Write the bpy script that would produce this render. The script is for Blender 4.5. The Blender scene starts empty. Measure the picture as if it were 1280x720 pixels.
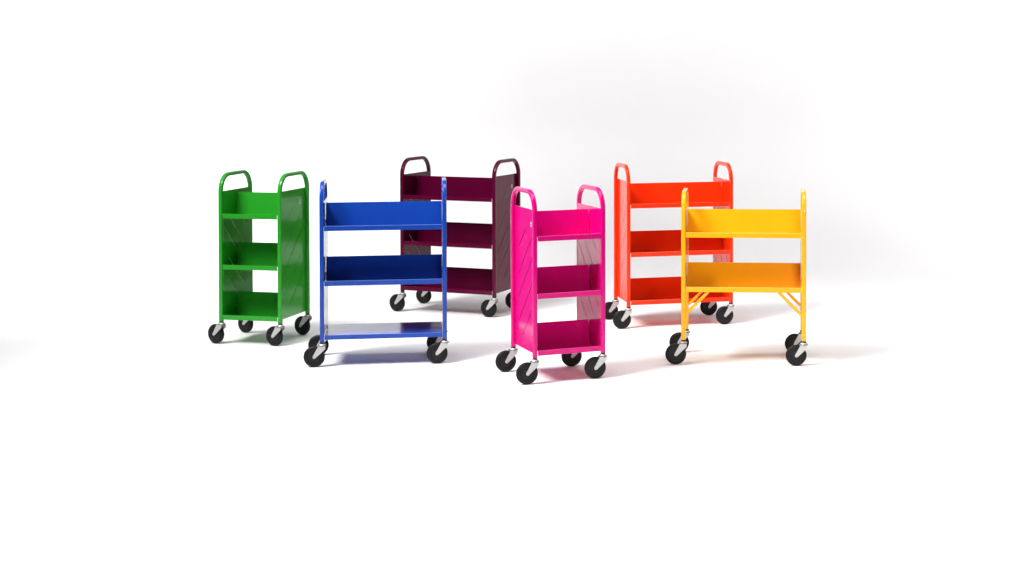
import bpy, bmesh, math, random
from mathutils import Vector, Matrix
random.seed(7)
R = math.radians
S = bpy.context.scene
COL = S.collection

# ------------------------------------------------------------------ camera
cd = bpy.data.cameras.new("camera")
cam = bpy.data.objects.new("camera", cd)
COL.objects.link(cam)
cam.location = (0, 0, 1.8296)
cam.rotation_euler = (R(90 - 1.2673), 0, 0)
cd.sensor_width = 36
cd.lens = 36 * 1972.68 / 1280
cd.shift_x = (640 - 833.87) / 1280
cd.shift_y = (116.02 - 360) / 1280
cd.clip_start = 0.1
cd.clip_end = 200
S.camera = cam

# ------------------------------------------------------------------ world (dim studio surroundings)
w = bpy.data.worlds.new("World")
S.world = w
w.use_nodes = True
bg = w.node_tree.nodes["Background"]
bg.inputs[0].default_value = (0.95, 0.97, 1.0, 1)
bg.inputs[1].default_value = 0.04

# ------------------------------------------------------------------ studio softboxes, plus added unseen lights
def area_light(name, loc, target, sx, sy, watts, color=(1, 1, 1), spread=180):
    l = bpy.data.lights.new(name, 'AREA')
    l.shape = 'RECTANGLE'
    l.size = sx
    l.size_y = sy
    l.energy = watts
    l.color = color
    l.spread = R(spread)
    o = bpy.data.objects.new(name, l)
    COL.objects.link(o)
    o.location = loc
    o.rotation_euler = (Vector(target) - Vector(loc)).to_track_quat('-Z', 'Y').to_euler()
    return o

area_light("key_softbox", (-4.7, 6.3, 7.2), (-0.2, 9.4, 0.4), 3.0, 3.0, 178, (1.0, 0.985, 0.975), 68)
area_light("overhead_softbox", (-1.0, 9.4, 6.0), (-1.0, 9.4, 0.0), 6.0, 2.6, 58, (0.97, 0.98, 1.0), 70)
area_light("added_fill", (1.9, 2.0, 1.9), (0.45, 10.0, 0.5), 1.6, 1.6, 7.5, (1.0, 0.99, 0.97), 34)  # added fill, lifts the dark shelves of pink, orange and yellow
area_light("added_backdrop_light", (-1.4, 11.2, 6.0), (-1.4, 14.8, 3.1), 15.0, 0.6, 130, (1, 1, 1), 50)  # added light, whitens the upper backdrop
area_light("added_foreground_light", (-0.8, 4.6, 5.0), (-0.8, 5.4, 0.0), 9.0, 1.5, 72, (1, 1, 1), 70)  # added light, only to whiten the floor in front
area_light("added_side_light", (6.4, 8.6, 5.0), (5.0, 9.4, 0.2), 1.2, 8.0, 68, (1, 1, 1), 50)  # added, brightens the floor on the right
area_light("added_side_light", (8.2, 11.2, 4.6), (4.6, 14.8, 0.8), 1.2, 2.2, 72, (1, 1, 1), 55)  # added, brightens the right of the backdrop
area_light("added_side_light", (-7.4, 10.3, 5.0), (-6.0, 12.1, 0.7), 1.4, 9.0, 205, (1, 1, 1), 60)  # added, brightens the left flank of floor and backdrop

S.view_settings.view_transform = 'Standard'
S.view_settings.look = 'None'
S.view_settings.exposure = 0.0
S.view_settings.gamma = 1.0
S.render.engine = 'CYCLES'
S.cycles.use_denoising = True
S.cycles.max_bounces = 10

# ------------------------------------------------------------------ materials
def principled(name):
    m = bpy.data.materials.new(name)
    m.use_nodes = True
    return m, m.node_tree, m.node_tree.nodes["Principled BSDF"]

def paint(name, rgb, ior=1.38):
    """Glossy baked enamel: faint tone variation and a fine orange-peel bump."""
    m, nt, p = principled(name)
    N, L = nt.nodes.new, nt.links.new
    tc = N("ShaderNodeTexCoord")
    n1 = N("ShaderNodeTexNoise"); n1.inputs["Scale"].default_value = 6; n1.inputs["Detail"].default_value = 3
    mx = N("ShaderNodeMix"); mx.data_type = 'RGBA'
    mx.inputs["A"].default_value = (*[c * 0.93 for c in rgb], 1)
    mx.inputs["B"].default_value = (*[min(1, c * 1.07) for c in rgb], 1)
    L(tc.outputs["Object"], n1.inputs["Vector"]); L(n1.outputs["Fac"], mx.inputs["Factor"])
    L(mx.outputs["Result"], p.inputs["Base Color"])
    n2 = N("ShaderNodeTexNoise"); n2.inputs["Scale"].default_value = 9; n2.inputs["Detail"].default_value = 1
    L(tc.outputs["Object"], n2.inputs["Vector"])
    b = N("ShaderNodeBump"); b.inputs["Strength"].default_value = 0.10; b.inputs["Distance"].default_value = 0.01
    L(n2.outputs["Fac"], b.inputs["Height"]); L(b.outputs["Normal"], p.inputs["Normal"])
    p.inputs["Roughness"].default_value = 0.13
    p.inputs["IOR"].default_value = ior
    return m

def simple(name, rgb, rough, metal=0.0, var=0.1, scale=30):
    m, nt, p = principled(name)
    N, L = nt.nodes.new, nt.links.new
    tc = N("ShaderNodeTexCoord")
    n1 = N("ShaderNodeTexNoise"); n1.inputs["Scale"].default_value = scale; n1.inputs["Detail"].default_value = 4
    mx = N("ShaderNodeMix"); mx.data_type = 'RGBA'
    mx.inputs["A"].default_value = (*[c * (1 - var) for c in rgb], 1)
    mx.inputs["B"].default_value = (*[min(1, c * (1 + var)) for c in rgb], 1)
    L(tc.outputs["Object"], n1.inputs["Vector"]); L(n1.outputs["Fac"], mx.inputs["Factor"])
    L(mx.outputs["Result"], p.inputs["Base Color"])
    p.inputs["Roughness"].default_value = rough
    p.inputs["Metallic"].default_value = metal
    return m

M_RUBBER = simple("black_rubber", (0.004, 0.004, 0.0045), 0.5, 0, 0.3)
M_HUB = simple("black_plastic_hub", (0.006, 0.006, 0.007), 0.4)
M_ZINC = simple("zinc_plate", (0.50, 0.50, 0.485), 0.42, 0.35, 0.08)
M_COLLAR_SLIT_SHADE = simple("dark_steel_and_slit_shade", (0.02, 0.02, 0.022), 0.4, 0.3)  # steel of the caster collars; also paints the shade inside panel slits
M_STICKER = simple("pale_sticker", (0.5, 0.48, 0.52), 0.4)
M_PAPER = simple("seamless_white", (0.89, 0.885, 0.89), 0.85, 0, 0.012, 1.5)
for _m in (M_RUBBER, M_HUB):
    _m.node_tree.nodes["Principled BSDF"].inputs["Specular IOR Level"].default_value = 0.25
M_PAPER.node_tree.nodes["Principled BSDF"].inputs["Specular IOR Level"].default_value = 0.15

PAINTS = {
    'green': paint("green_enamel", (0.022, 0.31, 0.021)),
    'blue': paint("blue_enamel", (0.0075, 0.056, 0.35)),
    'maroon': paint("maroon_enamel", (0.088, 0.001, 0.024), 1.27),
    'pink': paint("magenta_enamel", (0.66, 0.001, 0.185)),
    'orange': paint("orange_enamel", (0.86, 0.034, 0.003)),
    'yellow': paint("yellow_enamel", (0.88, 0.40, 0.006)),
}

# ------------------------------------------------------------------ mesh helpers
def link(name, bm, mat, parent=None, smooth=None):
    bmesh.ops.recalc_face_normals(bm, faces=bm.faces[:])
    me = bpy.data.meshes.new(name)
    bm.to_mesh(me)
    bm.free()
    me.materials.append(mat)
    if smooth is not None:
        for p in me.polygons:
            p.use_smooth = True
        me.set_sharp_from_angle(angle=R(smooth))
    o = bpy.data.objects.new(name, me)
    COL.objects.link(o)
    if parent is not None:
        o.parent = parent
    return o

def add_box(bm, x0, x1, y0, y1, z0, z1, bev=0.0):
    vs = [bm.verts.new((x, y, z)) for x in (x0, x1) for y in (y0, y1) for z in (z0, z1)]
    F = [(0, 1, 3, 2), (4, 6, 7, 5), (0, 4, 5, 1), (2, 3, 7, 6), (0, 2, 6, 4), (1, 5, 7, 3)]
    fs = [bm.faces.new([vs[i] for i in f]) for f in F]
    if bev:
        es = list({e for f in fs for e in f.edges})
        bmesh.ops.bevel(bm, geom=es, offset=bev, segments=2, affect='EDGES', profile=0.6)

def section(w, r, n=3):
    """Rounded square outline, width w, corner radius r."""
    h = w / 2 - r
    pts = []
    for k, (sx, sy) in enumerate(((1, 1), (-1, 1), (-1, -1), (1, -1))):
        for i in range(n + 1):
            a = math.pi / 2 * (k + i / n)
            pts.append((sx * h + r * math.cos(a), sy * h + r * math.sin(a)))
    return pts

def sweep(bm, path, ups, outline):
    """Sweep an outline along path; ups[i] is one section axis, the other is constant x."""
    rings = []
    for p, u in zip(path, ups):
        rings.append([bm.verts.new(Vector(p) + Vector((a, 0, 0)) + Vector(u) * b) for a, b in outline])
    n = len(outline)
    for r0, r1 in zip(rings, rings[1:]):
        for i in range(n):
            bm.faces.new((r0[i], r0[(i + 1) % n], r1[(i + 1) % n], r1[i]))
    bm.faces.new(rings[0]); bm.faces.new(rings[-1])

def add_lathe_y(bm, prof, cx, cy, cz, seg=40):
    """Revolve (y, r) profile about an axis along y through (cx, cy, cz)."""
    rings = []
    for y, r in prof:
        if r < 1e-6:
            rings.append([bm.verts.new((cx, cy + y, cz))])
        else:
            rings.append([bm.verts.new((cx + r * math.cos(2 * math.pi * k / seg), cy + y, cz + r * math.sin(2 * math.pi * k / seg))) for k in range(seg)])
    for a, b in zip(rings, rings[1:]):
        for k in range(seg):
            k2 = (k + 1) % seg
            if len(a) == 1 and len(b) > 1:
                bm.faces.new((a[0], b[k], b[k2]))
            elif len(b) == 1 and len(a) > 1:
                bm.faces.new((a[k], a[k2], b[0]))
            elif len(a) > 1:
                bm.faces.new((a[k], a[k2], b[k2], b[k]))

def add_cyl_z(bm, cx, cy, z0, z1, r0, r1, seg=24):
    a = [bm.verts.new((cx + r0 * math.cos(2 * math.pi * k / seg), cy + r0 * math.sin(2 * math.pi * k / seg), z0)) for k in range(seg)]
    b = [bm.verts.new((cx + r1 * math.cos(2 * math.pi * k / seg), cy + r1 * math.sin(2 * math.pi * k / seg), z1)) for k in range(seg)]
    for k in range(seg):
        k2 = (k + 1) % seg
        bm.faces.new((a[k], a[k2], b[k2], b[k]))
    bm.faces.new(a); bm.faces.new(b)

def add_plate_y(bm, pts, y0, y1):
    """Extrude an (x, z) outline from y0 to y1."""
    a = [bm.verts.new((x, y0, z)) for x, z in pts]
    b = [bm.verts.new((x, y1, z)) for x, z in pts]
    n = len(pts)
    for i in range(n):
        bm.faces.new((a[i], a[(i + 1) % n], b[(i + 1) % n], b[i]))
    bm.faces.new(a); bm.faces.new(b)

# ------------------------------------------------------------------ setting: seamless paper sweep
def make_backdrop():
    bm = bmesh.new()
    prof = [(-6, 0.0), (4, 0.0), (8, 0.0), (13.5, 0.0)]
    rad = 1.3
    for i in range(1, 25):
        a = math.pi / 2 * i / 24
        prof.append((13.5 + rad * math.sin(a), rad - rad * math.cos(a)))
    prof.append((13.5 + rad, 7.5))
    rows = [[bm.verts.new((x, y, z)) for x in (-13, -6, 0, 6, 13)] for y, z in prof]
    for a, b in zip(rows, rows[1:]):
        for i in range(4):
            bm.faces.new((a[i], a[i + 1], b[i + 1], b[i]))
    bmesh.ops.recalc_face_normals(bm, faces=bm.faces[:])
    o = link("floor", bm, M_PAPER, smooth=60)
    o["kind"] = "structure"
    o["label"] = "seamless white studio floor curving up into a white backdrop"
    return o

make_backdrop()

# ------------------------------------------------------------------ trolley
ZB = 0.148          # underside of the tube frame above the floor
TUBE = 0.025
SH = 0.030          # shelf lip height
RISE = 0.122        # ridge of the sloping shelf above its lip
SLOTS = [(.66, .20, .52), (.51, .20, .80), (.38, .10, .93), (.235, .20, .80), (.09, .40, .86)]

def frame_bm(x, D, zt):
    bm = bmesh.new()
    r = 0.108
    h = D / 2
    top = zt - TUBE / 2
    path = [(x, -h, ZB), (x, -h, top - r)]
    ups = [(0, 1, 0), (0, 1, 0)]
    n = 12
    for i in range(1, n + 1):
        a = math.pi / 2 * i / n
        path.append((x, -h + r - r * math.cos(a), top - r + r * math.sin(a)))
        ups.append((0, math.cos(a), -math.sin(a)))
    for i in range(0, n + 1):
        a = math.pi / 2 * i / n
        path.append((x, h - r + r * math.sin(a), top - r + r * math.cos(a)))
        ups.append((0, -math.sin(a), -math.cos(a)))
    path.append((x, h, ZB)); ups.append((0, -1, 0))
    sweep(bm, path, ups, section(TUBE, 0.005))
    return bm

def panel_bm(x, side, D, z0, z1, k, cut=0.0024, slots=True):
    """Sheet metal end panel with five slanting slits cut through; the sheet fills the U between the tubes."""
    bm = bmesh.new()
    h = D / 2 - TUBE / 2 + 0.002
    t = 0.0030
    def loop(pts):
        vs = [bm.verts.new((x, y, z)) for y, z in pts]
        for i in range(len(vs)):
            bm.edges.new((vs[i], vs[(i + 1) % len(vs)]))
    loop([(-h, z0), (h, z0), (h, z1), (-h, z1)])
    if slots:
        for c, s0, s1 in SLOTS:
            q = []
            for s in (s0, s1):
                y = (s - 0.5) * D * side
                z = ZB + (c + 0.39 * s - ZB) * k
                q.append((y, z))
            d = Vector((q[1][0] - q[0][0], q[1][1] - q[0][1])).normalized()
            nrm = Vector((-d.y, d.x)) * cut
            loop([(q[0][0] + nrm.x, q[0][1] + nrm.y), (q[1][0] + nrm.x, q[1][1] + nrm.y),
                  (q[1][0] - nrm.x, q[1][1] - nrm.y), (q[0][0] - nrm.x, q[0][1] - nrm.y)])
    bmesh.ops.triangle_fill(bm, edges=bm.edges[:], use_beauty=True, use_dissolve=False)
    ext = bmesh.ops.extrude_face_region(bm, geom=bm.faces[:])
    vs = [v for v in ext["geom"] if isinstance(v, bmesh.types.BMVert)]
    bmesh.ops.translate(bm, verts=vs, vec=(t * side, 0, 0))
    for f in bm.faces:                      # slit walls take the second material, painted dark as shade except on green
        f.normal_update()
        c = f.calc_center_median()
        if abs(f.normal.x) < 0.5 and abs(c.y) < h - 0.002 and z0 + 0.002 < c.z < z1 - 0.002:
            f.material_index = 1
    return bm

def sloped_shelf_bm(hw, D, zl, k):
    """Double-sided book shelf: front lip, floor falling inwards, back leaning to a centre ridge, and the same behind."""
    bm = bmesh.new()
    h = D / 2 + TUBE / 2 - 0.0025
    rise = RISE * k
    t = 0.0016
    half = [(-h + t, zl - SH), (-h, zl - SH), (-h, zl - 0.002), (-h + 0.002, zl), (-0.030, zl - 0.026), (0.0, zl + rise)]
    top = half + [(-y, z) for y, z in reversed(half[:-1])]
    low = [(-h + t, zl - SH), (-h + t, zl - 0.003), (-0.030, zl - 0.026 - t), (0, zl + rise - 0.005)]
    under = low[1:] + [(-y, z) for y, z in reversed(low[1:-1])]
    pts = top + list(reversed(under))
    a = [bm.verts.new((-hw, y, z)) for y, z in pts]
    b = [bm.verts.new((hw, y, z)) for y, z in pts]
    n = len(pts)
    for i in range(n):
        bm.faces.new((a[i], a[(i + 1) % n], b[(i + 1) % n], b[i]))
    for q in (a, b):
        f = bm.faces.new(q)
        bmesh.ops.triangulate(bm, faces=[f])
    return bm

def flat_shelf_bm(hw, D, zl):
    bm = bmesh.new()
    h = D / 2 + TUBE / 2 - 0.0025
    t = 0.0016
    pts = [(-h + t, zl - SH + .003), (-h, zl - SH + .003), (-h, zl - 0.002), (-h + .002, zl), (h - .002, zl), (h, zl - .002), (h, zl - SH + .003), (h - t, zl - SH + .003), (h - t, zl - t), (-h + t, zl - t)]
    a = [bm.verts.new((-hw, y, z)) for y, z in pts]
    b = [bm.verts.new((hw, y, z)) for y, z in pts]
    n = len(pts)
    for i in range(n):
        bm.faces.new((a[i], a[(i + 1) % n], b[(i + 1) % n], b[i]))
    for q in (a, b):
        f = bm.faces.new(q)
        bmesh.ops.triangulate(bm, faces=[f])
    return bm

WR = 0.0625          # wheel radius
OFF = 0.046          # swivel offset

def make_caster(parent, x, y, ang):
    e = bpy.data.objects.new("caster", None)
    COL.objects.link(e)
    e.parent = parent
    e.location = (x, y, 0)
    e.rotation_euler = (0, 0, ang)
    # stem collar
    bm = bmesh.new()
    add_cyl_z(bm, 0, 0, 0.1375, ZB + 0.0005, 0.0150, 0.0125)
    add_cyl_z(bm, 0, 0, 0.1265, 0.1300, 0.0255, 0.0255)
    link("collar", bm, M_COLLAR_SLIT_SHADE, e, smooth=40)
    # zinc fork with crown cap
    bm = bmesh.new()
    add_cyl_z(bm, 0, 0, 0.1300, 0.1375, 0.0225, 0.0165)
    add_box(bm, -0.024, 0.019, -0.0215, 0.0215, 0.1225, 0.1265, 0.0012)
    ax, az = -OFF, WR
    out = [(-0.024, 0.1225), (0.017, 0.1225), (0.018, 0.108), (-0.006, 0.086)]
    rr = 0.0095
    for i in range(9):
        a = R(-35) - R(180) * i / 8
        out.append((ax + rr * math.cos(a), az + rr * math.sin(a)))
    for s in (-1, 1):
        y0 = s * 0.0195
        add_plate_y(bm, out, min(y0, y0 + s * 0.0025), max(y0, y0 + s * 0.0025))
    link("fork", bm, M_ZINC, e, smooth=30)
    bm = bmesh.new()
    add_lathe_y(bm, [(-0.0255, 0), (-0.0255, 0.0045), (-0.0225, 0.0055), (-0.0222, 0.0055), (0.0222, 0.0055), (0.0255, 0.0045), (0.0255, 0)], ax, 0, az, 16)
    link("axle_bolt", bm, M_ZINC, e, smooth=30)
    # wheel
    bm = bmesh.new()
    wv = 0.0155
    prof = [(-0.012, 0.034), (-wv + .001, 0.036), (-wv, 0.046), (-wv + .002, 0.055), (-wv + .006, 0.0605), (-0.004, WR), (0.004, WR),
            (wv - .006, 0.0605), (wv - .002, 0.055), (wv, 0.046), (wv - .001, 0.036), (0.012, 0.034), (-0.012, 0.034)]
    add_lathe_y(bm, prof, ax, 0, az)
    wheel = link("tyre", bm, M_RUBBER, e, smooth=35)
    bm = bmesh.new()
    add_lathe_y(bm, [(-0.0175, 0), (-0.0175, 0.012), (-0.0135, 0.016), (-0.0125, 0.0345), (0.0125, 0.0345), (0.0135, 0.016), (0.0175, 0.012), (0.0175, 0)], ax, 0, az, 32)
    link("hub", bm, M_HUB, e, smooth=30)

def make_brace(parent, mat, sx, y, W, zl):
    """Flat steel strut from the leg up to the underside of the low shelf."""
    bm = bmesh.new()
    x0, z0 = W / 2 - TUBE / 2 - 0.001, zl - SH - 0.135
    x1, z1 = W / 2 - 0.150, zl - SH + 0.002
    d = Vector((x1 - x0, z1 - z0)).normalized()
    n = Vector((-d.y, d.x)) * 0.0085
    pts = [(x0 + n.x, z0 + n.y), (x0 - n.x, z0 - n.y), (x1 - n.x, z1 - n.y), (x1 + n.x, z1 + n.y)]
    pts = [(sx * px, pz) for px, pz in pts]
    add_plate_y(bm, pts, y - 0.006, y + 0.006)
    bmesh.ops.bevel(bm, geom=bm.edges[:], offset=0.002, segments=2, affect='EDGES')
    link("brace", bm, mat, parent)

def make_trolley(colour, label, x, y, yaw, W, D, zt, shelves, swivel, sticker=None, short=False):
    mat = PAINTS[colour]
    k = 1.0 if short else zt / 0.947
    e = bpy.data.objects.new("book_trolley", None)
    COL.objects.link(e)
    e.location = (x, y, 0)
    e.rotation_euler = (0, 0, R(yaw))
    e["label"] = label
    e["category"] = "book trolley"
    e["group"] = "coloured metal book trolleys on the white studio floor"
    top = ZB + zt
    lips = [ZB + (z - ZB) * k for z, kind in shelves]
    p1 = top - 0.116
    p0 = lips[-1] - SH + 0.004
    hw = W / 2 - TUBE / 2 - 0.0022
    for s in (-1, 1):
        link("side_frame", frame_bm(s * W / 2, D, top), mat, e, smooth=35)
        xp = s * (W / 2 - TUBE / 2 + 0.0004)
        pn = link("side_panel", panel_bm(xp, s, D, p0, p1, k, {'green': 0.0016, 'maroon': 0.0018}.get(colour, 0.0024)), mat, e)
        pn.data.materials.append(mat if colour == 'green' else M_COLLAR_SLIT_SHADE)  # dark slit walls stand in for shade; green keeps its own enamel
        if sticker == s:
            bm = bmesh.new()
            yc, zc = s * D * 0.27, ZB + (0.893 - ZB) * k
            xs = xp + s * 0.0030
            for dz in (-0.008, 0.008):
                add_box(bm, min(xs, xs + s * .0006), max(xs, xs + s * .0006), yc - 0.010, yc + 0.010, zc + dz - 0.006, zc + dz + 0.006)
            link("sticker", bm, M_STICKER, pn)
    for zl, (_, kind) in zip(lips, shelves):
        if kind == 'slope':
            link("shelf", sloped_shelf_bm(hw, D, zl, k), mat, e)
        else:
            link("shelf", flat_shelf_bm(hw, D, zl), mat, e)
    if short:
        for sx in (-1, 1):
            for yy in (-D / 2, D / 2):
                make_brace(e, mat, sx, yy, W, lips[-1])
    for sx in (-1, 1):
        for sy in (-1, 1):
            make_caster(e, sx * W / 2, sy * D / 2, R(swivel + random.uniform(-4, 4)))
    return e

three = [(0.836, 'slope'), (0.510, 'slope'), (0.188, 'slope')]
make_trolley('green', "bright green narrow book trolley with three sloping shelves and slotted end panels",
             -2.6099, 10.2134, -12.02, 0.4062, 0.4015, 0.9472, three, -14, sticker=1)
make_trolley('blue', "royal blue wide book trolley with two sloping shelves above a flat bottom shelf",
             -1.7158, 9.5521, 8.73, 0.7199, 0.3774, 0.9469, [(0.836, 'slope'), (0.510, 'slope'), (0.188, 'flat')], 2)
make_trolley('maroon', "dark maroon wide book trolley with three sloping shelves, standing behind the blue trolley",
             -1.4938, 11.3968, -20.51, 0.7372, 0.3891, 0.9602, three, 0, sticker=1)
make_trolley('pink', "hot pink narrow book trolley with three sloping shelves and slotted end panels",
             -0.6322, 9.0815, 23.5, 0.4089, 0.3901, 0.9401, three, -4, sticker=-1)
make_trolley('orange', "orange red wide book trolley with three sloping shelves, behind the yellow trolley",
             0.0399, 10.916, 14.6, 0.7234, 0.3909, 0.9572, three, 0)
make_trolley('yellow', "yellow low book trolley with two sloping shelves, open legs and diagonal braces",
             0.4669, 9.5585, -3.57, 0.7169, 0.3805, 0.8836, [(0.790, 'slope'), (0.465, 'slope')], 4, short=True)
